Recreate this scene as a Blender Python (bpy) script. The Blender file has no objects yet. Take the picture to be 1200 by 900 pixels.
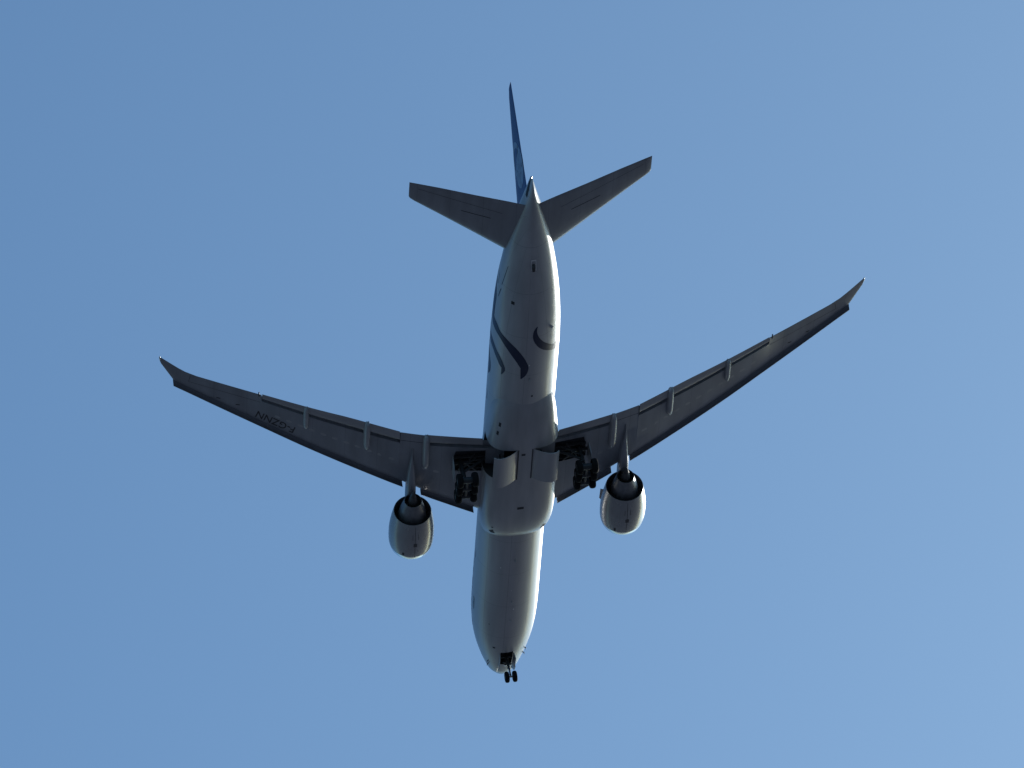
import bpy, bmesh, math, random
from mathutils import Matrix, Vector
random.seed(7)
sc = bpy.context.scene
# ---------------------------------------------------------------- camera, sky, sun, exposure
# aircraft axes: X aft from the nose, Y to starboard, Z up.  The aircraft flies level in bank, nose up PITCH.
PITCH = math.radians(4.0)
CAM_AXES = ((0.0451236, 0.5908784, 0.8054977), (0.9842922, 0.111468, -0.1369077), (-0.170683, 0.7990229, -0.5765672))
CAM_POS = Vector((603.749, -95.714, -399.591))       # camera seen from the aircraft's frame, 700 m away
ROT = Matrix.Rotation(PITCH, 3, 'Y')
EYE = Vector((0, 0, 1.7))                            # photographer standing on the ground
PLANE_LOC = EYE - ROT @ CAM_POS
cam_data = bpy.data.cameras.new('camera')
cam_data.sensor_width = 36; cam_data.lens = 270.46
cam_data.clip_start = 1; cam_data.clip_end = 90000
cam = bpy.data.objects.new('camera', cam_data); sc.collection.objects.link(cam)
cam.matrix_world = Matrix.Translation(EYE) @ (ROT @ Matrix(CAM_AXES)).to_4x4()
sc.camera = cam

SUN = (ROT @ Vector((-0.73, 0.57, 0.37))).normalized()
SUN_EL = math.asin(SUN.z); SUN_ROT = math.atan2(SUN.x, SUN.y)
world = bpy.data.worlds.new('World'); sc.world = world; world.use_nodes = True
nt = world.node_tree; nt.nodes.clear()
sky = nt.nodes.new('ShaderNodeTexSky'); sky.sky_type = 'NISHITA'; sky.sun_disc = False
sky.sun_elevation = SUN_EL; sky.sun_rotation = SUN_ROT
sky.air_density = 1.0; sky.dust_density = 1.0; sky.ozone_density = 6.0
bg = nt.nodes.new('ShaderNodeBackground'); bg.inputs['Strength'].default_value = 0.10
wo = nt.nodes.new('ShaderNodeOutputWorld')
gam = nt.nodes.new('ShaderNodeGamma'); gam.inputs['Gamma'].default_value = 1.12
tint = nt.nodes.new('ShaderNodeMix'); tint.data_type = 'RGBA'; tint.blend_type = 'MULTIPLY'; tint.inputs[0].default_value = 1.0
tint.inputs[7].default_value = (0.885, 1.045, 0.96, 1)
nt.links.new(sky.outputs[0], gam.inputs['Color']); nt.links.new(gam.outputs[0], tint.inputs[6]); nt.links.new(tint.outputs[2], bg.inputs['Color']); nt.links.new(bg.outputs[0], wo.inputs['Surface'])
ld = bpy.data.lights.new('sun', 'SUN'); ld.energy = 3.2; ld.angle = math.radians(0.53); ld.color = (1.0, 0.95, 0.87)
sun = bpy.data.objects.new('sun', ld); sc.collection.objects.link(sun)
sun.rotation_euler = SUN.to_track_quat('Z', 'Y').to_euler()
vs = sc.view_settings
vs.view_transform = 'Standard'; vs.look = 'None'; vs.exposure = 0.0; vs.gamma = 1.0; vs.use_curve_mapping = False
sc.render.film_transparent = False
# ---------------------------------------------------------------- materials
def mat(name, col, rough=0.4, metal=0.0, coat=0.0, var=0.08, scale=0.6, streak=None, spec=0.5, bump=0.0):
    m = bpy.data.materials.new(name); m.use_nodes = True
    n = m.node_tree.nodes; l = m.node_tree.links
    b = n['Principled BSDF']
    b.inputs['Roughness'].default_value = rough; b.inputs['Metallic'].default_value = metal
    b.inputs['Coat Weight'].default_value = coat; b.inputs['Coat Roughness'].default_value = 0.06
    b.inputs['Specular IOR Level'].default_value = spec
    tc = n.new('ShaderNodeTexCoord'); mp = n.new('ShaderNodeMapping')
    if streak: mp.inputs['Scale'].default_value = streak
    nz = n.new('ShaderNodeTexNoise'); nz.inputs['Scale'].default_value = scale; nz.inputs['Detail'].default_value = 6
    l.new(tc.outputs['Object'], mp.inputs['Vector']); l.new(mp.outputs[0], nz.inputs['Vector'])
    cr = n.new('ShaderNodeValToRGB'); cr.color_ramp.elements[0].position = 0.3; cr.color_ramp.elements[1].position = 0.7
    cr.color_ramp.elements[0].color = tuple(c*(1-var) for c in col)+(1,)
    cr.color_ramp.elements[1].color = tuple(min(1, c*(1+var)) for c in col)+(1,)
    l.new(nz.outputs['Fac'], cr.inputs['Fac']); l.new(cr.outputs[0], b.inputs['Base Color'])
    mr = n.new('ShaderNodeMapRange'); mr.inputs['To Min'].default_value = rough*0.8; mr.inputs['To Max'].default_value = min(1, rough*1.25)
    l.new(nz.outputs['Fac'], mr.inputs['Value']); l.new(mr.outputs[0], b.inputs['Roughness'])
    if bump:
        bp = n.new('ShaderNodeBump'); bp.inputs['Strength'].default_value = bump; bp.inputs['Distance'].default_value = 0.02
        l.new(nz.outputs['Fac'], bp.inputs['Height']); l.new(bp.outputs[0], b.inputs['Normal'])
    return m

def panelled(m, sx, sy, axes, dark=0.82):
    """skin joints: thin darker lines every sx by sy metres over the paint"""
    n = m.node_tree.nodes; l = m.node_tree.links; b = n['Principled BSDF']
    tc = n.new('ShaderNodeTexCoord'); sp = n.new('ShaderNodeSeparateXYZ'); l.new(tc.outputs['Object'], sp.inputs[0])
    def math_(op, a, bv=None):
        q = n.new('ShaderNodeMath'); q.operation = op
        for i, v in enumerate((a, bv)):
            if v is None: continue
            if hasattr(v, 'is_linked'): l.new(v, q.inputs[i])
            else: q.inputs[i].default_value = v
        return q.outputs[0]
    def line(src, step, wid):
        f = math_('FRACT', math_('DIVIDE', src, step))
        return math_('LESS_THAN', f, wid/step)
    if axes == 'tube':
        ang = math_('ARCTAN2', sp.outputs['Y'], sp.outputs['Z'])
        a = line(math_('ADD', sp.outputs['X'], 100.0), sx, 0.05); c = line(math_('ADD', ang, 10.0), sy, 0.014)
    else:
        a = line(math_('ADD', sp.outputs['X'], 100.0), sx, 0.04); c = line(math_('ADD', sp.outputs['Y'], 100.0), sy, 0.04)
    fac = math_('MAXIMUM', a, c)
    src = b.inputs['Base Color'].links[0].from_socket
    mx = n.new('ShaderNodeMix'); mx.data_type = 'RGBA'; mx.blend_type = 'MULTIPLY'
    l.new(fac, mx.inputs[0]); l.new(src, mx.inputs[6]); mx.inputs[7].default_value = (dark, dark, dark, 1)
    l.new(mx.outputs[2], b.inputs['Base Color'])
    return m

M = {}
M['silver'] = panelled(mat('silver_paint', (.42,.42,.43), .31, .12, .08, .11, .9, (.10,1,1), bump=.05), 5.2, .7, 'tube', .72)
M['fairing'] = mat('fairing_paint', (.38,.38,.39), .32, .1, .08, .14, 1.0, (.15,1,1), bump=.05)
M['wing'] = panelled(mat('wing_grey_paint', (.265,.28,.305), .36, .1, .05, .15, .9, (.2,1,1)), 60., 2.9, 'flat', .74)
M['slat'] = mat('slat_metal', (.16,.17,.19), .40, .5, 0, .10, 1.2)
M['lip'] = mat('polished_metal', (.72,.72,.73), .22, .9, 0, .04, 1)
M['flap'] = mat('flap_paint', (.36,.365,.375), .38, .1, .2, .10, 1.0, (1,.3,1))
M['cowl'] = mat('cowl_paint', (.34,.335,.335), .26, .25, .25, .06, 1.0, (.4,1,1))
M['core'] = mat('core_metal', (.20,.20,.21), .38, .5, 0, .2, 2.0)
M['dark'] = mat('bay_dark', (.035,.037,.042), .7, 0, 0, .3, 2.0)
M['soot'] = mat('soot_metal', (.085,.085,.088), .55, .3, 0, .3, 2.5)
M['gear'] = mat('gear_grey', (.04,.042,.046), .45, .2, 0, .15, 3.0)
M['steel'] = mat('oleo_chrome', (.4,.4,.41), .25, 1.0, 0, .05, 3.0)
M['tyre'] = mat('tyre_rubber', (.012,.012,.013), .9, 0, 0, .2, 4.0, spec=.15)
M['rim'] = mat('wheel_rim', (.14,.14,.145), .4, .4, 0, .15, 4.0)
M['blue'] = mat('fin_blue_paint', (.016,.06,.19), .38, 0, 0, .08, .6, spec=.3)
M['navy'] = mat('ribbon_blue', (.012,.022,.06), .35, 0, 0, .08, 1.0, spec=.3)
M['pale'] = mat('pale_grey_mark', (.20,.29,.42), .4, 0, 0, .3, 1.6, spec=.3)
M['ink'] = mat('black_lettering', (.02,.022,.026), .5, 0, 0, .1, 2.0)
M['mark'] = mat('placard_white', (.75,.75,.74), .4, 0, 0, .05, 2.0)
M['glass'] = mat('window_dark', (.03,.035,.04), .08, 0, .5, .05, 2.0)

# ---------------------------------------------------------------- helpers
COL = sc.collection
def link(name, bm, m, parent=None, smooth=True, sharp=40):
    bmesh.ops.remove_doubles(bm, verts=bm.verts, dist=1e-4)
    bmesh.ops.recalc_face_normals(bm, faces=bm.faces)
    me = bpy.data.meshes.new(name); bm.to_mesh(me); bm.free()
    ms = m if isinstance(m, (list, tuple)) else [m]
    for x in ms: me.materials.append(x)
    if smooth:
        me.polygons.foreach_set('use_smooth', [True]*len(me.polygons))
        me.set_sharp_from_angle(angle=math.radians(sharp))
    o = bpy.data.objects.new(name, me); COL.objects.link(o)
    if parent: o.parent = parent
    return o
def loft(bm, rings, cap=True, close=True, mi=0):
    vs_ = [[bm.verts.new(p) for p in r] for r in rings]
    n = len(rings[0])
    for a, b in zip(vs_, vs_[1:]):
        for i in range(n if close else n-1):
            j = (i+1) % n
            try: f = bm.faces.new((a[i], a[j], b[j], b[i])); f.material_index = mi
            except ValueError: pass
    if cap and close:
        for r in (vs_[0], vs_[-1]):
            try: f = bm.faces.new(r); f.material_index = mi
            except ValueError: pass
    return vs_
def lathe(bm, prof, cx=0, cy=0, cz=0, n=48, axis='X', mi=0):
    """prof: list of (along, radius) round an axis through (cx,cy,cz)"""
    rings = []
    for a, r in prof:
        ring = []
        for k in range(n):
            t = 2*math.pi*k/n
            c, s = r*math.cos(t), r*math.sin(t)
            ring.append((cx+a, cy+c, cz+s) if axis == 'X' else (cx+c, cy+a, cz+s))
        rings.append(ring)
    return loft(bm, rings, cap=False, mi=mi)
def tube(bm, p, q, r0, r1=None, n=14, mi=0):
    r1 = r0 if r1 is None else r1
    p, q = Vector(p), Vector(q); d = (q-p).normalized()
    u = d.orthogonal().normalized(); v = d.cross(u)
    rings = [[c + (u*math.cos(2*math.pi*k/n)+v*math.sin(2*math.pi*k/n))*r for k in range(n)] for c, r in ((p, r0), (q, r1))]
    loft(bm, rings, mi=mi)
def box(bm, x0, x1, y0, y1, z0, z1, mi=0):
    ring = lambda x: [(x,y0,z0),(x,y1,z0),(x,y1,z1),(x,y0,z1)]
    loft(bm, [ring(x0), ring(x1)], mi=mi)
def plate(bm, pts, off, mi=0):
    """a flat or bent plate: outline pts plus the same shifted by off"""
    off = Vector(off); a = [bm.verts.new(p) for p in pts]; b = [bm.verts.new(Vector(p)+off) for p in pts]
    n = len(a)
    fs = [bm.faces.new(a), bm.faces.new(list(reversed(b)))]
    for i in range(n): fs.append(bm.faces.new((a[i], b[i], b[(i+1)%n], a[(i+1)%n])))
    for f in fs: f.material_index = mi
def sheet(pts, step, f, axis_steps=(True, True)):
    """fill the outline pts (u,v), cut it into a fine grid, map each vertex by f(u,v)"""
    bm = bmesh.new(); bm.faces.new([bm.verts.new((u, v, 0)) for u, v in pts])
    bmesh.ops.triangulate(bm, faces=bm.faces[:])
    return gridmap(bm, step, f)
def gridmap(bm, step, f):
    us = [v.co.x for v in bm.verts]; vsx = [v.co.y for v in bm.verts]
    for lo, hi, nrm, s in ((min(us), max(us), (1,0,0), step[0]), (min(vsx), max(vsx), (0,1,0), step[1])):
        k = math.ceil(lo/s)*s
        while k < hi:
            co = Vector(nrm)*k
            bmesh.ops.bisect_plane(bm, geom=bm.verts[:]+bm.edges[:]+bm.faces[:], plane_co=co, plane_no=nrm)
            k += s
    for v in bm.verts: v.co = Vector(f(v.co.x, v.co.y))
    return bm
def link_sheet(name, bm, m, parent):
    me = bpy.data.meshes.new(name); bm.to_mesh(me); bm.free(); me.materials.append(m)
    me.polygons.foreach_set('use_smooth', [True]*len(me.polygons))
    o = bpy.data.objects.new(name, me); COL.objects.link(o); o.parent = parent
    return o
def text_bm(s, size=1.0, shear=0.0, bold=0.0):
    cu = bpy.data.curves.new('lettering', 'FONT'); cu.body = s; cu.size = size; cu.shear = shear; cu.offset = bold
    cu.resolution_u = 4
    o = bpy.data.objects.new('lettering', cu); COL.objects.link(o)
    dg = bpy.context.evaluated_depsgraph_get(); me = o.evaluated_get(dg).to_mesh()
    bm = bmesh.new(); bm.from_mesh(me); o.evaluated_get(dg).to_mesh_clear()
    bpy.data.objects.remove(o); bpy.data.curves.remove(cu)
    bmesh.ops.triangulate(bm, faces=bm.faces[:])
    return bm
def cut(o, bm, m=None):
    """boolean: subtract bm from the part o; the cut faces take m"""
    bmesh.ops.recalc_face_normals(bm, faces=bm.faces)
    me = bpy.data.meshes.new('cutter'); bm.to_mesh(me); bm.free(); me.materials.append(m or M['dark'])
    c = bpy.data.objects.new('cutter', me); COL.objects.link(c)
    par = o.parent; o.parent = None
    md = o.modifiers.new('b', 'BOOLEAN'); md.operation = 'DIFFERENCE'; md.solver = 'EXACT'; md.object = c
    md.material_mode = 'TRANSFER'
    dg = bpy.context.evaluated_depsgraph_get(); dg.update()
    new = bpy.data.meshes.new_from_object(o.evaluated_get(dg)); o.modifiers.clear()
    old = o.data; o.data = new; new.name = old.name
    o.parent = par
    bpy.data.objects.remove(c); bpy.data.meshes.remove(me)
def lab(o, text): o['label'] = text; return o

# ---------------------------------------------------------------- ground (out of frame, lights the belly)
bm = bmesh.new()
rings = []
for r in (0.5, 60, 300, 1200, 5000, 15000, 45000):
    rings.append([(r*math.cos(2*math.pi*k/96), r*math.sin(2*math.pi*k/96), 0) for k in range(96)])
loft(bm, rings, cap=False)
bm.faces.new([v for v in bm.verts[:96]])
gm = mat('field_and_tarmac', (.078,.090,.118), .9, 0, 0, .35, .004)
g = link('ground', bm, gm); g['kind'] = 'structure'
if g.data.polygons[0].normal.z < 0: g.data.flip_normals()

# ---------------------------------------------------------------- aircraft
plane = bpy.data.objects.new('airliner', None); COL.objects.link(plane)
plane.location = PLANE_LOC; plane.rotation_euler = ROT.to_euler()
plane['label'] = 'silver twin-engine airliner with dark blue fin and landing gear down, flying overhead'
plane['category'] = 'airplane'

FUS=[(.75,.02,-1.02,-1.06),(.83,.36,-.68,-1.34),(1.05,.68,-.36,-1.57),(1.4,.98,-.05,-1.76),(1.9,1.33,.35,-1.99),(2.6,1.63,.85,-2.16),(3.4,1.93,1.45,-2.33),(4.3,2.21,2.03,-2.5),(5.3,2.47,2.45,-2.67),(6.3,2.67,2.74,-2.81),(7.5,2.85,2.92,-2.94),(8.9,2.98,3.03,-3.03),(10.5,3.06,3.09,-3.08),(12.5,3.1,3.1,-3.1),
(49.5,3.1,3.1,-3.1),(52,3.1,3.1,-3.07),(54,3.08,3.1,-2.97),(56,3.02,3.1,-2.78),(58,2.92,3.1,-2.48),(60,2.76,3.1,-2.1),(62,2.53,3.09,-1.67),(64,2.24,3.07,-1.2),(66,1.88,3.0,-.7),(68,1.42,2.9,-.2),(70,.9,2.76,.33),(71.5,.48,2.62,.76),(72.6,.2,2.45,1.15),(73.0,.08,2.3,1.5)]
def pch(T,X,i):
    # monotone-ish cubic interpolation of column i
    if X<=T[0][0]: return T[0][i]
    if X>=T[-1][0]: return T[-1][i]
    n=len(T)
    for k in range(n-1):
        if T[k][0]<=X<=T[k+1][0]: break
    def sl(j):
        if j<=0 or j>=n-1:
            a,b=(0,1) if j<=0 else (n-2,n-1)
            return (T[b][i]-T[a][i])/(T[b][0]-T[a][0])
        d0=(T[j][i]-T[j-1][i])/(T[j][0]-T[j-1][0]);d1=(T[j+1][i]-T[j][i])/(T[j+1][0]-T[j][0])
        return 0 if d0*d1<=0 else 2*d0*d1/(d0+d1)
    h=T[k+1][0]-T[k][0];t=(X-T[k][0])/h
    return (2*t**3-3*t*t+1)*T[k][i]+(t**3-2*t*t+t)*h*sl(k)+(-2*t**3+3*t*t)*T[k+1][i]+(t**3-t*t)*h*sl(k+1)
def surf(X,deg,off=0.0):
    w=pch(FUS,X,1);t=pch(FUS,X,2);b=pch(FUS,X,3);zc=(t+b)/2;h=(t-b)/2
    a=math.radians(deg)
    return (X,(w+off)*math.sin(a),zc-(h+off)*math.cos(a))


def sup(y, w, n): return max(0.0, 1-abs(y/w)**n)**(1/n) if abs(y) < w else 0.0
# --- fuselage
bm = bmesh.new()
xs = [.75,.77,.83,.92,1.05,1.2,1.4,1.65,1.9,2.25,2.6,3,3.4,3.85,4.3,4.8,5.3,5.8,6.3,6.9,7.5,8.2,8.9,9.7,10.5,11.5]
x = 12.5
while x < 48: xs.append(x); x += 1.5
xs += [49.5+.6*k for k in range(0, 38)] + [72.1, 72.6, 72.85, 73.0]
xs = sorted(set(round(v,3) for v in xs))
loft(bm, [[surf(X, d*360/96) for d in range(96)] for X in xs])
fus = link('fuselage', bm, M['silver'], plane, sharp=50)

# --- wing to body fairing (superellipse sections)
FAIR = [(25.4,2.55,2.75,2.2),(26.0,3.0,3.1,2.35),(26.8,3.22,3.42,2.5),(27.8,3.36,3.62,2.7),(29.2,3.42,3.78,2.9),(31,3.45,3.85,3.0),(36,3.45,3.86,3.0),(40.5,3.3,3.86,3.0),
        (42.5,3.10,3.76,2.8),(44,2.96,3.6,2.6),(45.3,2.78,3.36,2.35),(46.2,2.5,3.17,2.2),(47.2,2.0,2.8,2.1)]
FC = -1.45
def fairp(X, a, off=0.0):
    """fairing skin; a in degrees from straight down, + to starboard"""
    w = pch(FAIR, X, 1)+off; h = pch(FAIR, X, 2)+FC+off; n = pch(FAIR, X, 3)
    t = math.radians(a); s, c = math.sin(t), math.cos(t)
    return (X, w*math.copysign(abs(s)**(2/n), s), FC-h*math.copysign(abs(c)**(2/n), c))
bm = bmesh.new()
fx = [25.4,25.6,25.8,26,26.25,26.5,26.8,27.2,27.8,28.5,29.2,30,31]+[31+k*.95 for k in range(1,11)]+[41.5,42.5,43.2,44,44.7,45.3,45.8,46.3,46.8,47.2]
loft(bm, [[fairp(X, d*3.75) for d in range(96)] for X in sorted(set(fx))])
fair = link('belly_fairing', bm, M['fairing'], plane, sharp=45)
BX0, BX1 = 36.0, 40.5
for s in (-1, 1):
    for o in (fair, fus):
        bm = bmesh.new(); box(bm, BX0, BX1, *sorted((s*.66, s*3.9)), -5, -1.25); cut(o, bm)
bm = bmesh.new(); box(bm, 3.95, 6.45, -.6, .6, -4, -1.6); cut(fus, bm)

# --- wings
def ip(y, tab):
    y = abs(y)
    for (a, b), (c, d) in zip(tab, tab[1:]):
        if y <= c: return b+(d-b)*(y-a)/(c-a)
    return tab[-1][1]
def smooth_ip(y, tab):      # cubic through table
    return pch([(a, b) for a, b in tab], abs(y), 1)
ZQ = [(0,-1.85),(3,-1.6),(6,-1.33),(10.5,-.8),(15,.05),(19,.95),(23.3,2.1),(27,3.12),(30.5,4.12),(32.3,4.62)]
zq = lambda y: smooth_ip(y, ZQ)
LE = [(0,26.3),(3.82,28.75),(8.81,31.98),(10.51,33.25),(20,39.15),(30.92,45.95),(31.1,46.22),(32.14,48.40),(32.19,48.55),(32.22,48.8)]
TE = [(0,39.1),(3.4,39.62),(8.8,40.5),(10.95,40.98),(15.5,42.78),(23.3,45.2),(29.2,47.05),(30.2,47.55),(31.2,48.4),(32.22,49.3)]
COVE = [(0,38.3),(3.45,38.65),(8.1,39.25),(10.95,39.75),(11.17,39.82),(22.84,44.37),(24,44.8)]
TH = [(0,1.7),(3.4,1.5),(10,.95),(20,.5),(30,.28),(31.6,.16),(32.22,.06)]
def wing_sec(y, cove):
    le, te, z, t = ip(y, LE), ip(y, TE), zq(y), ip(y, TH)
    c = te-le
    if cove: xc = ip(y, COVE)-.28; xs_ = te-.42
    else: xc = te-.03; xs_ = te-.01
    up = []; N = 12
    def shape(q):       # upper / lower height above zq
        q = min(max(q, 0), 1)
        base = 5*(.2969*math.sqrt(q)-.126*q-.3516*q*q+.2843*q**3-.1015*q**4)
        return base
    for k in range(N+1):
        q = .5-.5*math.cos(math.pi*k/N); X = le+q*(xs_-le)
        up.append((X, y, z+.14*t*(1-q)+.62*t*shape((X-le)/c)+.02+(.16 if cove else .01)*q))
    last = up[-1]
    seq = list(up)
    seq.append((xs_, y, last[2]-.035 if cove else last[2]-.01))
    zb = z+.14*t*(1-1) - .30*t*shape((xc-le)/c)
    if cove:
        ztop = z+.62*t*shape((xc-le)/c)+.02+.16*(xc-le)/(xs_-le)-.05
        seq.append((xc+.02, y, max(ztop, zb+.12)))
    else:
        seq.append((xs_-.01, y, last[2]-.015))
    for k in range(N+1):
        q = 1-(.5-.5*math.cos(math.pi*k/N)); X = le+q*(xc-le)
        if k == N: break
        seq.append((X, y, z+.14*t*(1-q)*(1 if q>0 else 1)-.34*t*shape((X-le)/c)))
    return seq
def wing_low(X, y):
    le, te, z, t = ip(y, LE), ip(y, TE), zq(y), ip(y, TH)
    q = min(max((X-le)/(te-le), 0), 1)
    base = 5*(.2969*math.sqrt(q)-.126*q-.3516*q*q+.2843*q**3-.1015*q**4)
    return z+.14*t*(1-q)-.34*t*base
def mirror(ring, s): return [(a, b*s, c) for a, b, c in ring]
wings = {}
for s in (-1, 1):
    ys = [(1.5,1),(3.2,1),(4.5,1),(6,1),(7.3,1),(8.70,1),(8.72,0),(9.8,0),(10.98,0),(11.0,1),(12.5,1),(14,1),(16,1),(18,1),(20,1),(21.5,1),(23.30,1),(23.32,0),(25,0),(27,0),(29,0),(30,0),(30.6,0),(30.92,0),(31.1,0),(31.4,0),(31.8,0),(32.1,0),(32.2,0),(32.22,0)]
    bm = bmesh.new(); loft(bm, [mirror(wing_sec(y, c), s) for y, c in ys])
    w = link('wing', bm, M['wing'], plane, sharp=35); wings[s] = w
    # wheel well in the wing root
    bm = bmesh.new()
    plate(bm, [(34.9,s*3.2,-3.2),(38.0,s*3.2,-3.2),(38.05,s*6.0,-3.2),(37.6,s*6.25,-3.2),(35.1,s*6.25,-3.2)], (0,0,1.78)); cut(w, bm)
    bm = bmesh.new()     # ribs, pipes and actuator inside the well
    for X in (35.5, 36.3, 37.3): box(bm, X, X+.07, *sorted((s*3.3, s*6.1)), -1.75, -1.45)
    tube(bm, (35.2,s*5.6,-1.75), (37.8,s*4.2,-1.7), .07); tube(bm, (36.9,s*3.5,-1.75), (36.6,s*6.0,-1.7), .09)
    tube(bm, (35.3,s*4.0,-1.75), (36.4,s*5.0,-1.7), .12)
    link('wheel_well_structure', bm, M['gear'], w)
    # slats: a curved shell forward of and below the leading edge
    def slat(y0, y1, n):
        bm = bmesh.new(); rings = []
        for k in range(n+1):
            y = y0+(y1-y0)*k/n; le, z = ip(min(y, 30.92), LE)+max(0, y-30.92)*.62, zq(y); t = ip(y, TH)
            q = .97
            sec = [(.30,.24),(.02,.26),(-.25,.17),(-.43,.02),(-.53,-.14),(-.54,-.27),(-.47,-.36),(-.42,-.36),(-.36,-.26),(-.30,-.12),(-.18,.03),(.02,.15),(.30,.22)]
            rings.append([(le+a*q*1.05, y*s, z+.14*t+b*q) for a, b in sec])
        loft(bm, rings); return link('slat', bm, M['slat'], w, sharp=60)
    slat(3.9, 8.85, 5)
    for a, b in ((10.55,14.56),(14.57,18.61),(18.62,22.71),(22.72,26.81),(26.82,31.03)): slat(a, b, 4)
    # trailing edge flaps
    def flap(y0, y1, n, name='flap'):
        bm = bmesh.new(); rings = []
        for k in range(n+1):
            y = y0+(y1-y0)*k/n; z = zq(y); X0 = ip(y, COVE)+.22; X1 = ip(y, TE)+.16
            t = .30 if abs(y) < 12 else .24; c = X1-X0
            sec = [(0,-.35),(.06,.0),(.22,.22),(.5,.18),(1,-.28),(1,-.36),(.7,-.42),(.4,-.56),(.12,-.60),(.02,-.5)]
            rings.append([(X0+a*c, y*s, z+.06+b*t) for a, b in sec])
        loft(bm, rings); return link(name, bm, M['flap'], w, sharp=60)
    flap(3.5, 8.68, 5); flap(11.03, 23.26, 10)
    # aileron and flaperon joints: narrow raised edge strips
    def strip(pts, wd, name, m):
        bm = bmesh.new()
        for (xa, ya), (xb, yb) in zip(pts, pts[1:]):
            d = Vector((xb-xa, yb-ya)).normalized(); nrm = Vector((-d.y, d.x))*wd/2
            N = max(2, int(math.hypot(xb-xa, yb-ya)/.8))
            rows = []
            for k in range(N+1):
                X, y = xa+(xb-xa)*k/N, ya+(yb-ya)*k/N
                rows.append([(X+nrm.x*q, (y+nrm.y*q)*s, wing_low(X+nrm.x*q, y+nrm.y*q)-.006) for q in (-1, 1)])
            loft(bm, rows, cap=False, close=False)
        return link(name, bm, m, w)
    strip([(44.15,23.4),(46.1,29.7),(47.0,29.55)], .04, 'aileron_seam', M['soot'])
    strip([(39.4,8.75),(39.85,10.95)], .06, 'flaperon_seam', M['ink'])
    strip([(40.95,10.99),(39.3,11.0)], .05, 'flaperon_seam', M['ink'])
    for (xa, ya) in ((43.4,25.2),(44.1,26.9)):
        strip([(xa,ya),(xa+.02,ya+.35)], .14, 'access_panel', M['ink'])
    # oval tank access covers in a row along the lower skin
    y = 7.6
    while y < 22.5:
        if not 9.1 < y < 10.7:
            xm = ip(y, LE)+.42*(ip(y, TE)-ip(y, LE)); ang = math.atan(.60); c_ = []
            for k in range(14):
                t = 2*math.pi*k/14; u, v = .30*math.cos(t), .17*math.sin(t)
                X = xm+u*math.sin(ang)-v*math.cos(ang); yy = y+u*math.cos(ang)+v*math.sin(ang)
                c_.append((X, yy*s, wing_low(X, yy)-.012))
            bm = bmesh.new(); bm.faces.new([bm.verts.new(q_) for q_ in c_]); link('tank_access_cover', bm, M['flap'], w, smooth=False)
        y += 1.02
    # flap track fairings
    for (xa, xb, y, wd, dp) in ((40.85,44.1,19.38,.27,.50),(38.3,42.45,13.96,.32,.62),(35.6,40.6,8.62,.36,.72)):
        bm = bmesh.new(); rings = []
        N = 18
        for k in range(N+1):
            q = k/N; X = xa+(xb-xa)*q
            r = (1-(1-min(1, q/.28))**2)**.5 if q < .28 else 1-.35*max(0, (q-.55)/.45)**2
            if k == N: r = .3
            r = max(r, .04)
            zt = wing_low(min(X, ip(y, COVE)), y)+.1; ring = []
            for j in range(16):
                a = 2*math.pi*j/16
                ring.append((X, (y+wd*r*math.cos(a))*s, zt+(-dp*r if math.sin(a) < 0 else -.15*r)*abs(math.sin(a))**.8*1.0))
            rings.append(ring)
        loft(bm, rings); link('flap_track_fairing', bm, M['flap'], w, sharp=60)
    # navigation light at the tip
    bm = bmesh.new(); lathe(bm, [(0,.01),(.08,.06),(.45,.07),(.62,.01)], 48.8, s*32.22, zq(32.2)+.02, 10); link('tip_light', bm, M['lip'], w)
    # fuel jettison nozzle near the flap end
    bm = bmesh.new(); tube(bm, (45.0, s*23.55, zq(23.5)+.02), (45.55, s*23.55, zq(23.5)+.02), .06); link('jettison_nozzle', bm, M['gear'], w)

# registration under the port wing: reads outboard, letter tops toward the leading edge
bm = text_bm('F-GZNN', 1.0, 0.0, .012)
W = max(v.co.x for v in bm.verts)
p0, p1 = Vector((40.8, 20.2)), Vector((42.8, 23.6)); dirv = (p1-p0); L = dirv.length; dirv.normalize(); upv = Vector((-1.0, .25)).normalized()
H = max(v.co.y for v in bm.verts)
def regf(u, v):
    q = p0+dirv*(u/W*L)+upv*(v/H*.98)
    return (q.x, -q.y, wing_low(q.x, q.y)-.012)
link_sheet('registration_lettering', gridmap(bm, (.4,.4), regf), M['ink'], wings[-1])

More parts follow.
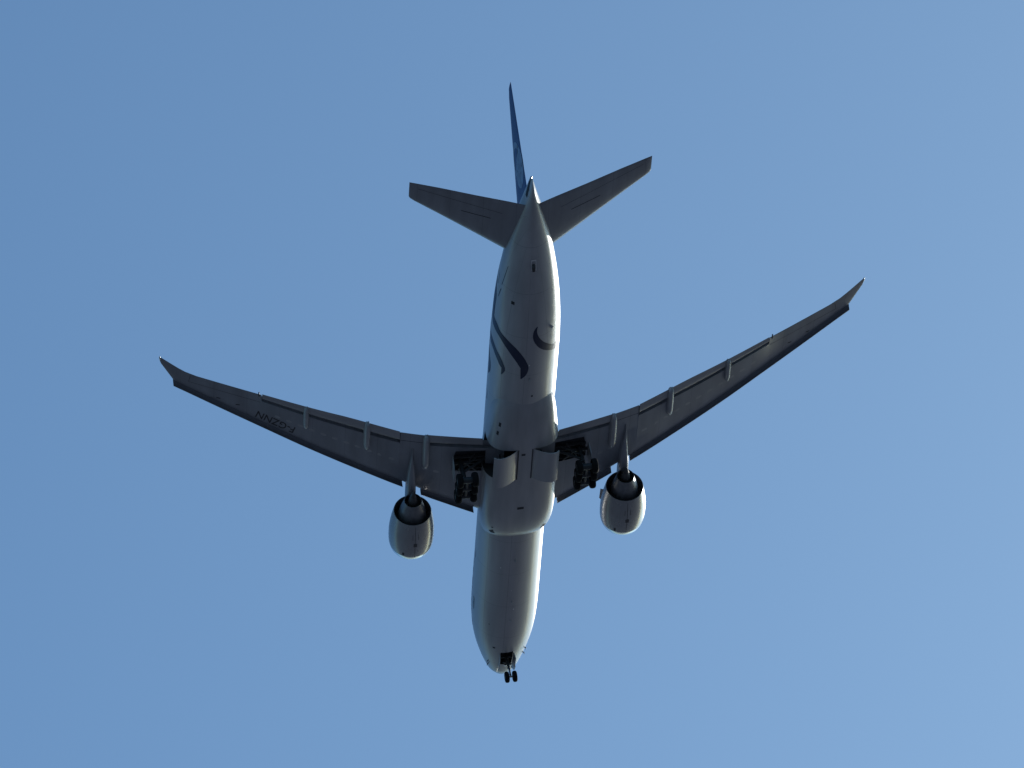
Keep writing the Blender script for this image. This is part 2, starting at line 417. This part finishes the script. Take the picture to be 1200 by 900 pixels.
# --- tailplane
for s in (-1, 1):
    bm = bmesh.new(); rings = []
    for y, le, te, z, t in ((.6,62.9,70.6,1.0,.75),(2.1,64.25,71.1,1.22,.62),(5,66.75,72.0,1.62,.46),(8,69.25,72.95,2.08,.32),(10.3,71.15,73.62,2.42,.2),(10.66,71.5,73.72,2.47,.13),(10.77,71.75,73.75,2.49,.05)):
        ring = []; N = 10
        for k in range(N+1):
            q = .5-.5*math.cos(math.pi*k/N); h = 5*(.2969*math.sqrt(q)-.126*q-.3516*q*q+.2843*q**3-.1015*q**4)
            ring.append((le+q*(te-le), y*s, z+t*h+.01))
        for k in range(N-1, 0, -1):
            q = .5-.5*math.cos(math.pi*k/N); h = 5*(.2969*math.sqrt(q)-.126*q-.3516*q*q+.2843*q**3-.1015*q**4)
            ring.append((le+q*(te-le), y*s, z-t*h-.01))
        rings.append(ring)
    loft(bm, rings); st = link('tailplane', bm, M['wing'], plane, sharp=40)
    bm = bmesh.new()
    def stz(X, y):
        y = abs(y); le = ip(y, [(.6,62.9),(2.1,64.25),(5,66.75),(8,69.25),(10.3,71.15)]); te = ip(y, [(.6,70.6),(2.1,71.1),(5,72.0),(8,72.95),(10.3,73.62)])
        z = ip(y, [(.6,1.0),(2.1,1.22),(5,1.62),(8,2.08),(10.3,2.42)]); t = ip(y, [(.6,.75),(2.1,.62),(5,.46),(8,.32),(10.3,.2)])
        q = min(1, max(0, (X-le)/(te-le))); h = 5*(.2969*math.sqrt(q)-.126*q-.3516*q*q+.2843*q**3-.1015*q**4)
        return z-t*h-.018
    for (xa, ya, xb, yb, wd) in ((69.6,2.6,72.9,10.0,.03),(69.0,3.6,70.05,6.2,.07)):
        d = Vector((xb-xa, yb-ya)).normalized(); nn = Vector((-d.y, d.x))*wd/2; rows = []
        for k in range(9):
            X, y = xa+(xb-xa)*k/8, ya+(yb-ya)*k/8
            rows.append([(X+nn.x*q, (y+nn.y*q)*s, stz(X+nn.x*q, y+nn.y*q)) for q in (-1, 1)])
        loft(bm, rows, cap=False, close=False)
    link('elevator_seam', bm, M['ink'], st)

# --- fin
def fin_sec(k):
    z = 2.5+10.3*k; le = 59.9+11.3*k; te = 69.35+3.75*k
    if k > .97: le += .5
    t = .62-.42*k
    ring = []; N = 10
    for sgn in (1, -1):
        rng = range(N+1) if sgn == 1 else range(N-1, 0, -1)
        for j in rng:
            q = .5-.5*math.cos(math.pi*j/N); h = 5*(.2969*math.sqrt(q)-.126*q-.3516*q*q+.2843*q**3-.1015*q**4)
            ring.append((le+q*(te-le), sgn*(t*h+.012), z))
    return ring
bm = bmesh.new(); loft(bm, [fin_sec(k) for k in (0,.15,.3,.45,.6,.75,.9,.97,.99,1.0)])
fin = link('tail_fin', bm, M['blue'], plane, sharp=40)
def finpt(X, z, s=-1):
    k = (z-2.5)/10.3; le = 59.9+11.3*k; te = 69.35+3.75*k; t = .62-.42*k; q = min(1, max(0, (X-le)/(te-le)))
    h = 5*(.2969*math.sqrt(q)-.126*q-.3516*q*q+.2843*q**3-.1015*q**4)
    return (X, s*(t*h+.012+.012), z)
# emblem: a looped ribbon on each side of the fin
def ribbon_outline(c, r0, r1, a0, a1, wmax, n=28):
    out, inn = [], []
    for k in range(n+1):
        q = k/n; a = math.radians(a0+(a1-a0)*q); r = r0+(r1-r0)*q; w = wmax*math.sin(math.pi*min(.97, q+.03))**.7/2
        out.append((c[0]+(r+w)*math.cos(a), c[1]+(r+w)*math.sin(a))); inn.append((c[0]+(r-w)*math.cos(a), c[1]+(r-w)*math.sin(a)))
    return out+inn[::-1]
for s in (-1, 1):
    for c, r0, r1, a0, a1, wm in (((68.4,7.3),1.9,1.1,-30,230,.62),((68.6,6.6),1.2,2.1,150,400,.5)):
        bm = sheet(ribbon_outline(c, r0, r1, a0, a1, wm), (.5,.5), lambda u, v: finpt(u, v, s))
        link_sheet('fin_emblem', bm, M['pale'], fin)

# --- painted ribbons on the rear fuselage (X, angle from straight down)
def rounded(pts, n=4):
    out = []; N = len(pts)
    for i in range(N):
        p0, p1, p2, p3 = (Vector(pts[(i+k) % N]) for k in (-1, 0, 1, 2))
        for j in range(n):
            t = j/n
            out.append(tuple(.5*((2*p1)+(p2-p0)*t+(2*p0-5*p1+4*p2-p3)*t*t+(3*p1-p0-3*p2+p3)*t**3)))
    return out
def fsheet(pts, m, name, parent=fus, step=(.4,4.0), off=.012):
    if name == 'painted_ribbon' and len(pts) > 6: pts = rounded(pts)
    return link_sheet(name, sheet(pts, step, lambda u, v: surf(u, v, off)), m, parent)
fsheet([(63.6,-128),(61.5,-108),(60.3,-97),(59.12,-84),(58.1,-83.5),(57.3,-84.5),(56.5,-82.5),(56.21,-69.6),(55.67,-58.0),(55.2,-41.8),(54.5,-25.4),(53.5,-12.6),(52.5,-5.0),(51.95,-3.0),(51.3,-4.2),(50.75,-8.0),(50.28,-14.8),(50.85,-13.6),(51.5,-13.8),(52.03,-17.6),(52.91,-26.5),(53.91,-40.3),(54.78,-56.6),(55.15,-71.6),(55.5,-88),(56.4,-98),(58.0,-104),(59.6,-110),(61.2,-122)], M['navy'], 'painted_ribbon')
fsheet([(55.2,-125),(54.3,-105),(53.6,-90),(53.5,-79),(52.92,-65.3),(52.33,-53.6),(51.48,-45.1),(51.0,-42.9),(50.58,-44.1),(49.94,-50.1),(50.87,-49.4),(51.07,-53.7),(51.78,-63.6),(52.44,-76.5),(52.6,-90),(53.0,-106),(53.9,-123)], M['navy'], 'painted_ribbon')
fsheet([(53.0,-128),(52.0,-110),(51.0,-94),(50.2,-85),(49.8,-80.6),(49.0,-79.6),(48.4,-82),(47.6,-91),(48.5,-87.5),(49.3,-90),(50.0,-99),(51.0,-114),(52.0,-127)], M['navy'], 'painted_ribbon')
fsheet([(57.33,9.7),(56.82,3.2),(55.92,2.1),(55.0,8.0),(54.18,18.8),(53.48,33.9),(53.05,45.3),(52.9,60),(53.0,80),(53.6,110),(54.5,110),(54.0,80),(53.75,60),(53.77,46.7),(54.42,33.3),(55.16,21.1),(55.94,12.6),(56.71,8.6)], M['navy'], 'painted_ribbon')
fsheet([(63.58,-60.2),(61.04,-69.2),(61.0,-71),(63.5,-62)], M['navy'], 'painted_ribbon')
fsheet([(60.53,-69.4),(59.38,-74.8),(59.3,-76.6),(60.1,-73.5),(60.5,-71.5)], M['navy'], 'painted_ribbon')

# --- titles on the forward fuselage
for s in (-1, 1):
    bm = text_bm('SKYTEAM', 1.0, 0, .02)
    W = max(v.co.x for v in bm.verts); H = max(v.co.y for v in bm.verts)
    if s == -1: f = lambda u, v: surf(9.2+u/W*8.4, -(96+v/H*34), .012)
    else: f = lambda u, v: surf(17.6-u/W*8.4, 96+v/H*34, .012)
    link_sheet('title_lettering', gridmap(bm, (.6,.12), f), M['navy'], fus)
    bm = text_bm('AIR FRANCE', 1.0, 0, .01)
    W = max(v.co.x for v in bm.verts); H = max(v.co.y for v in bm.verts)
    if s == -1: f = lambda u, v: surf(11.2+u/W*1.9, -(76+v/H*6.5), .012)
    else: f = lambda u, v: surf(13.1-u/W*1.9, 76+v/H*6.5, .012)
    link_sheet('title_lettering', gridmap(bm, (.6,.3), f), M['navy'], fus)
# --- cabin windows in rows (one row mesh per side) and doors
for s in (-1, 1):
    X = 9.0
    while X < 62:
        if not any(abs(X-d) < .9 for d in (8.3,19.5,33.5,44.5,61)):
            for a0, a1 in ((99.5,105.5),):
                c = [Vector(surf(X+dx, s*a, .008)) for dx, a in ((-.12,a0+1),(-.07,a0),(.07,a0),(.12,a0+1),(.12,a1-1),(.07,a1),(-.07,a1),(-.12,a1-1))]
                bm = bmesh.new(); bm.faces.new([bm.verts.new(p) for p in c]); link('cabin_window', bm, M['glass'], fus, smooth=False)
        X += .533
    for xd in (8.3,19.5,33.5,44.5,61):
        bm = bmesh.new()
        for (x0, x1, a0, a1) in ((xd-.55,xd-.5,86,121),(xd+.5,xd+.55,86,121),(xd-.5,xd+.5,86,87),(xd-.5,xd+.5,120,121)):
            rows = [[surf(x0, s*(a0+(a1-a0)*k/8), .009), surf(x1, s*(a0+(a1-a0)*k/8), .009)] for k in range(9)]
            loft(bm, rows, cap=False, close=False)
        link('cabin_door_outline', bm, M['ink'], fus)

# --- small belly details
def patch(x0, x1, a0, a1, m, name, f=surf, parent=fus, off=.014):
    bm = bmesh.new(); loft(bm, [[f(x0+(x1-x0)*i/3, a0+(a1-a0)*k/4, off) for k in range(5)] for i in range(4)], cap=False, close=False)
    return link(name, bm, m, parent)
patch(43.5,44.0,-51,-45,M['dark'],'outlet_vent',fairp,fair); patch(42.35,42.85,-53,-47,M['dark'],'outlet_vent',fairp,fair)
patch(59.75,60.1,-41,-34,M['dark'],'outflow_valve'); patch(7.1,7.35,-29,-24,M['dark'],'outflow_valve')
patch(31.2,31.55,-2,1,M['dark'],'drain_port',fairp,fair); patch(39.6,39.9,-2,0,M['dark'],'drain_port',fairp,fair); patch(27.9,28.1,-42,-38,M['dark'],'drain_port',fairp,fair)
patch(47.5,47.75,5,8,M['dark'],'drain_port'); patch(52.2,52.4,-3,-1,M['mark'],'placard'); patch(13.9,14.1,3,5,M['mark'],'placard'); patch(17.0,17.15,-3,-2,M['mark'],'placard')
patch(20.6,20.75,-25,-23,M['mark'],'placard'); patch(11.0,11.12,-38,-36,M['ink'],'placard')
for X, a in ((55.9,38),(55.0,37)): patch(X,X+.4,a,a+2.5,M['mark'],'placard')
# tail skid with its pale frame
bm = bmesh.new()
for (x0, x1, a0, a1) in ((63.9,65.1,-4.6,-2.8),(63.9,65.1,6,7.8),(64.95,65.1,-2.8,6)):
    loft(bm, [[surf(x0, a, .03) for a in (a0, a1)], [surf(x1, a, .03) for a in (a0, a1)]], cap=False, close=False)
ts = link('tail_skid', bm, M['mark'], fus)
bm = bmesh.new(); p = Vector(surf(64.4, 1.6)); q = Vector(surf(63.7,1.6))
box(bm, 63.9, 64.6, -.08, .14, min(p.z,q.z)-.12, max(p.z,q.z)+.2); link('skid_shoe', bm, M['dark'], ts, smooth=False)
# outflow / crew probes and blade antennas
for X, a, h in ((3.3,-50,.26),(3.9,-47,.2),(4.6,50,.28),(5.6,47,.26)):
    p = Vector(surf(X, a, -.02)); r = Vector((0, math.sin(math.radians(a)), -math.cos(math.radians(a))))
    bm = bmesh.new(); tube(bm, p, p+r*h*.7, .05, .035, 8); tube(bm, p+r*h*.7+Vector((-.22,0,0)), p+r*h*.7+Vector((.1,0,0)), .03, .03, 8)
    link('pitot_probe', bm, M['soot'], fus)
for X, a, h, c in ((15.2,0,.35,.4),(22.0,0,.4,.5),(50.2,0,.35,.45),(56.6,36,.35,.55),(12.2,0,.25,.3)):
    p = Vector(surf(X, a, -.03)); r = Vector((0, math.sin(math.radians(a)), -math.cos(math.radians(a)))); t = Vector((0, r.z, -r.y))*.035
    bm = bmesh.new(); loft(bm, [[p+Vector((-c/2,0,0)), p+t, p+Vector((c/2,0,0)), p-t], [p+r*h+Vector((.0,0,0)), p+r*h+t*.5+Vector((c*.3,0,0)), p+r*h+Vector((c*.6,0,0)), p+r*h-t*.5+Vector((c*.3,0,0))]])
    link('blade_antenna', bm, M['mark'] if a else M['silver'], fus, smooth=False)
# auxiliary power unit exhaust on the port side of the tail cone
fsheet([(71.35,-62),(71.35,-84),(71.9,-98),(72.95,-118),(73.0,-92),(72.2,-68)], M['dark'], 'tail_exhaust', step=(.3,6), off=.02)
bm = bmesh.new(); tube(bm, (72.9,0,2.0), (73.25,0,2.05), .06, .04, 10); link('tail_light', bm, M['lip'], fus)
# ram air inlets at the fairing's front corners
for s in (-1, 1):
    bm = bmesh.new()
    pts = [fairp(26.75, s*36, .02), fairp(27.5, s*39, .02), fairp(27.1, s*50, .02), fairp(26.7, s*46, .02)]
    bm.faces.new([bm.verts.new(p) for p in pts]); link('ram_air_inlet', bm, M['dark'], fair, smooth=False)
# keel seams beside the doors
bm = bmesh.new()
for s in (-1, 1): box(bm, BX0, BX1, *sorted((s*.60, s*.66)), -3.88, -3.80)
link('keel_edge', bm, M['ink'], fair, smooth=False)

# --- main gear doors, hinged at the keel and hanging part open
for s in (-1, 1):
    prof = [(.68,-3.83),(1.0,-4.06),(1.5,-4.36),(2.0,-4.56),(2.4,-4.62),(2.75,-4.56),(3.0,-4.38)]
    bm = bmesh.new(); rings = []
    N = 8
    for k in range(N+1):
        X = BX0+.02+(BX1-BX0-.04)*k/N; e = 0
        out = [(X, y*s, z) for y, z in prof]; inn = [(X, (y-.03)*s, z+.09) for y, z in prof]
        rings.append(out+inn[::-1])
    loft(bm, rings); dr = link('main_gear_door', bm, M['fairing'], plane, sharp=50)
    bm = bmesh.new(); tube(bm, (37.2,s*1.9,-1.6), (37.6,s*2.1,-4.5), .07); link('door_actuator', bm, M['gear'], dr)

# --- engines
EY, EZ = 9.85, -2.6
engines = []
def make_engine():
    e = bpy.data.objects.new('engine', None); COL.objects.link(e); e.parent = plane
    bm = bmesh.new()
    lathe(bm, [(26.15,1.64),(26.0,1.70),(25.95,1.76),(26.0,1.83),(26.2,1.91),(26.6,2.0)], n=72); lip = link('inlet_lip', bm, M['lip'], e)
    bm = bmesh.new()
    lathe(bm, [(26.6,2.0),(27.0,2.055),(27.6,2.08),(28.3,2.08),(28.9,2.055),(29.5,2.0),(30.1,1.92),(30.6,1.84),(31.0,1.765),(31.2,1.72),(31.2,1.685),(30.6,1.72),(29.6,1.70),(28.2,1.66),(26.15,1.64)], n=72)
    link('fan_cowl', bm, M['cowl'], e, sharp=35)
    bm = bmesh.new(); lathe(bm, [(28.3,1.68),(28.3,.3)], n=48); lathe(bm, [(29.4,1.72),(29.4,.9)], n=48); link('fan_duct', bm, M['soot'], e)
    bm = bmesh.new()
    for k in range(22):
        a0 = 2*math.pi*k/22; rows = []
        for j in range(6):
            r = .45+1.17*j/5; a = a0+.25*j/5; tw = .18+.12*j/5
            rows.append([(27.35, r*math.cos(a), r*math.sin(a)), (27.85, r*math.cos(a+tw), r*math.sin(a+tw))])
        loft(bm, rows, cap=False, close=False)
    link('fan', bm, M['soot'], e)
    bm = bmesh.new(); lathe(bm, [(26.9,.02),(27.0,.2),(27.3,.42),(27.9,.5)], n=24); link('spinner', bm, M['soot'], e)
    bm = bmesh.new(); lathe(bm, [(29.0,1.28),(30.4,1.30),(31.2,1.22),(31.9,1.04),(32.4,.88),(32.75,.80),(32.75,.76),(32.2,.78),(31.6,.7)], n=56); link('core_cowl', bm, M['core'], e, sharp=35)
    bm = bmesh.new(); lathe(bm, [(31.7,.72),(31.75,.45),(32.3,.46),(32.9,.40),(33.5,.26),(34.0,.10),(34.1,.02)], n=36); link('exhaust_plug', bm, M['soot'], e, sharp=50)
    # cowl latch line, drain mast and vents on the underside
    bm = bmesh.new()
    def arcp(x, deg, off): 
        prof = [(26.6,2.0),(27.0,2.055),(27.6,2.08),(28.3,2.08),(28.9,2.055),(29.5,2.0),(30.1,1.92),(30.6,1.84),(31.0,1.765)]
        for (a, b), (c, d) in zip(prof, prof[1:]):
            if a <= x <= c: r = b+(d-b)*(x-a)/(c-a); break
        else: r = 1.75
        t = math.radians(deg); return (x, (r+off)*math.sin(t), -(r+off)*math.cos(t))
    def ap(x0, x1, d0, d1):
        loft(bm, [[arcp(x0+(x1-x0)*i/6, d0+(d1-d0)*k/3, .012) for k in range(4)] for i in range(7)], cap=False, close=False)
    ap(26.7,30.95,-.6,.6); ap(29.1,29.16,-80,80); ap(26.66,26.71,-90,90)
    link('cowl_seam', bm, M['soot'], e)
    bm = bmesh.new()
    def ap2(x0, x1, d0, d1): loft(bm, [[arcp(x0+(x1-x0)*i/4, d0+(d1-d0)*k/3, .02) for k in range(4)] for i in range(5)], cap=False, close=False)
    ap2(28.3,28.75,-4,5); ap2(29.3,30.0,-7,-6); ap2(29.3,30.0,8,9)
    link('cowl_vent', bm, M['soot'], e)
    bm = bmesh.new(); ap2(26.75,27.2,-32,-27); link('cowl_vent', bm, M['dark'], e)
    return e
def dup(o, parent):
    c = o.copy(); COL.objects.link(c); c.parent = parent
    for ch in list(o.children):
        d = ch.copy(); COL.objects.link(d); d.parent = c
    return c
e0 = make_engine(); e0.location = (0, -EY, EZ)
kids = list(e0.children)
e1 = e0.copy(); COL.objects.link(e1); e1.parent = plane; e1.location = (0, EY, EZ)
for k in kids:
    c = k.copy(); COL.objects.link(c); c.parent = e1
for s, e in ((-1, e0), (1, e1)):
    # strake on the inboard side of each cowl
    bm = bmesh.new()
    a = math.radians(180+(-s)*-65) ; d = Vector((0, -s*math.sin(math.radians(62)), math.cos(math.radians(62)))); t = Vector((0, d.z, -d.y))*.03
    p0 = Vector((28.0,0,0))+d*2.04; p1 = Vector((29.7,0,0))+d*1.94
    loft(bm, [[p0-t, p0+t, p1+t, p1-t], [p0+d*.24+Vector((.25,0,0))-t*.3, p0+d*.24+Vector((.25,0,0))+t*.3, p1+d*.30+t*.3, p1+d*.30-t*.3]])
    link('strake', bm, M['cowl'], e, smooth=False)
    # pylon
    bm = bmesh.new(); rings = []
    for X, hw, zb in ((27.6,.12,-.95),(28.4,.30,-.9),(29.6,.40,-1.05),(30.8,.44,-1.35),(31.6,.46,-1.75),(32.6,.46,-2.0),(33.4,.44,-1.95),(34.2,.40,-1.75),(35.2,.34,-1.55),(36.2,.25,-1.42),(37.2,.15,-1.3),(38.0,.07,-1.18),(38.6,.02,-1.08)):
        y0 = 9.85; zt = (-.75 if X < 33 else wing_low(X, y0)+.25)
        if X < 29: zt = -.62
        zb = min(zb, zt-.08)
        rings.append([(X, s*y0+hw*.9, zt), (X, s*y0+hw, (zt+zb)/2), (X, s*y0+hw*.8, zb+.12), (X, s*y0+hw*.35, zb), (X, s*y0-hw*.35, zb), (X, s*y0-hw*.8, zb+.12), (X, s*y0-hw, (zt+zb)/2), (X, s*y0-hw*.9, zt)])
    loft(bm, rings); link('pylon', bm, M['wing'], plane, sharp=50)

# --- landing gear
def wheel(parent, x, y, z, R, wd):
    w = bpy.data.objects.new('wheel', None); COL.objects.link(w); w.parent = parent; w.location = (x, y, z)
    h = wd/2
    bm = bmesh.new(); lathe(bm, [(-h*.75,R*.52),(-h,R*.66),(-h*.98,R*.82),(-h*.72,R*.95),(-h*.3,R),(h*.3,R),(h*.72,R*.95),(h*.98,R*.82),(h,R*.66),(h*.75,R*.52)], axis='Y', n=36)
    t = link('tyre', bm, M['tyre'], w, sharp=60)
    bm = bmesh.new(); lathe(bm, [(-h*.3,.02),(-h*.35,R*.3),(-h*.72,R*.5),(-h*.78,R*.54),(h*.78,R*.54),(h*.72,R*.5),(h*.35,R*.3),(h*.3,.02)], axis='Y', n=30)
    link('rim', bm, M['rim'], w)
    return w
def solid(parent, x, y, z, R, wd):
    """one tyre mesh with its hub, as a single sub-part"""
    h = wd/2; bm = bmesh.new()
    lathe(bm, [(-h*.75,R*.52),(-h,R*.66),(-h*.98,R*.82),(-h*.72,R*.95),(-h*.3,R),(h*.3,R),(h*.72,R*.95),(h*.98,R*.82),(h,R*.66),(h*.75,R*.52)], x, y, z, axis='Y', n=36)
    lathe(bm, [(-h*.3,.02),(-h*.35,R*.3),(-h*.72,R*.5),(-h*.78,R*.54)], x, y, z, axis='Y', n=30, mi=1)
    lathe(bm, [(h*.78,R*.54),(h*.72,R*.5),(h*.35,R*.3),(h*.3,.02)], x, y, z, axis='Y', n=30, mi=1)
    return link('wheel', bm, [M['tyre'], M['rim']], parent, sharp=60)
TILT = math.radians(8)
for s in (-1, 1):
    g_ = bpy.data.objects.new('main_landing_gear', None); COL.objects.link(g_); g_.parent = plane
    cx, cy, cz = 37.15, 5.49*s, -4.95
    bm = bmesh.new()
    tube(bm, (36.7,cy,-1.5), (37.0,cy,-3.6), .24, .22); tube(bm, (36.65,cy-.75,-1.75), (36.65,cy+.75,-1.75), .17)
    tube(bm, (36.75,cy,-2.2), (35.2,cy+.1*s,-1.6), .11); tube(bm, (36.95,cy,-3.3), (35.5,cy,-1.7), .10)
    tube(bm, (36.95,cy,-3.1), (37.0,s*3.3,-1.8), .12); tube(bm, (36.95,cy,-2.6), (37.3,s*3.7,-1.6), .07)
    tube(bm, (37.3,cy,-3.5), (37.75,cy,-4.1), .07); tube(bm, (37.75,cy,-4.1), (37.3,cy,-4.75), .07)
    link('strut', bm, M['gear'], g_, sharp=50)
    bm = bmesh.new(); tube(bm, (37.0,cy,-3.6), (cx,cy,cz), .15); link('oleo', bm, M['steel'], g_)
    bm = bmesh.new()
    dz = math.sin(TILT)
    tube(bm, (cx-1.6,cy,cz+1.6*dz), (cx+1.6,cy,cz-1.6*dz), .24)
    for k in (-1, 0, 1): tube(bm, (cx+1.47*k,cy-.72,cz-1.47*k*dz), (cx+1.47*k,cy+.72,cz-1.47*k*dz), .30)
    for k in (-.5, .5):
        tube(bm, (cx+1.3*k*2,cy+.12,cz+.25), (cx,cy+.12,cz+.35), .05)
    link('truck_beam', bm, M['gear'], g_, sharp=50)
    for k in (-1, 0, 1):
        for q in (-1, 1): solid(g_, cx+1.47*k, cy+.70*q, cz-1.47*k*dz, .69, .56)
    bm = bmesh.new()    # leg door carried outboard of the strut
    yo = cy+s*.72
    plate(bm, [(35.6,yo,-1.75),(37.9,yo,-1.8),(37.75,yo+.08*s,-3.1),(37.3,yo+.1*s,-3.6),(36.2,yo+.1*s,-3.5),(35.7,yo+.05*s,-2.6)], (0,.06*s,0)); tube(bm, (36.8,cy,-2.8), (36.8,yo,-2.8), .05)
    link('leg_door', bm, M['fairing'], g_, smooth=False)
g_ = bpy.data.objects.new('nose_landing_gear', None); COL.objects.link(g_); g_.parent = plane
cx, cz = 5.75, -5.12
bm = bmesh.new()
tube(bm, (5.35,0,-2.2), (5.6,0,-4.05), .15, .14); tube(bm, (5.4,-.45,-2.6), (5.4,.45,-2.6), .10); tube(bm, (5.55,.0,-3.5), (4.3,.22,-2.4), .07); tube(bm, (5.55,0,-3.5), (4.3,-.22,-2.4), .07)
tube(bm, (5.72,0,-4.0), (6.1,0,-4.45), .05); tube(bm, (6.1,0,-4.45), (5.8,0,-4.9), .05); tube(bm, (5.55,-.33,-3.55), (5.55,.33,-3.55), .07)
link('strut', bm, M['gear'], g_, sharp=50)
bm = bmesh.new(); tube(bm, (5.6,0,-4.05), (cx,0,cz), .085); tube(bm, (cx,-.36,cz), (cx,.36,cz), .08); link('oleo', bm, M['steel'], g_)
for q in (-1, 1):
    solid(g_, cx, q*.37, cz, .54, .40)
    bm = bmesh.new(); lathe(bm, [(-.10,.02),(-.08,.1),(0,.13),(.06,.13)], 5.42, q*.26, -3.5, 16); link('taxi_light', bm, M['lip'], g_)
for q in (-1, 1):
    bm = bmesh.new()
    plate(bm, [(4.2,q*.62,-2.45),(6.35,q*.62,-2.8),(6.3,q*.68,-3.15),(6.1,q*.72,-3.42),(4.5,q*.72,-3.3),(4.25,q*.68,-2.9)], (0,.05*q,0)); link('nose_gear_door', bm, M['silver'], plane, smooth=False)
for q in (-1, 1):
    bm = bmesh.new()
    plate(bm, [(3.05,q*.60,-2.27),(4.15,q*.62,-2.47),(4.12,q*.86,-2.95),(3.2,q*.82,-2.72)], (0,.05*q,0)); link('nose_gear_door', bm, M['silver'], plane, smooth=False)
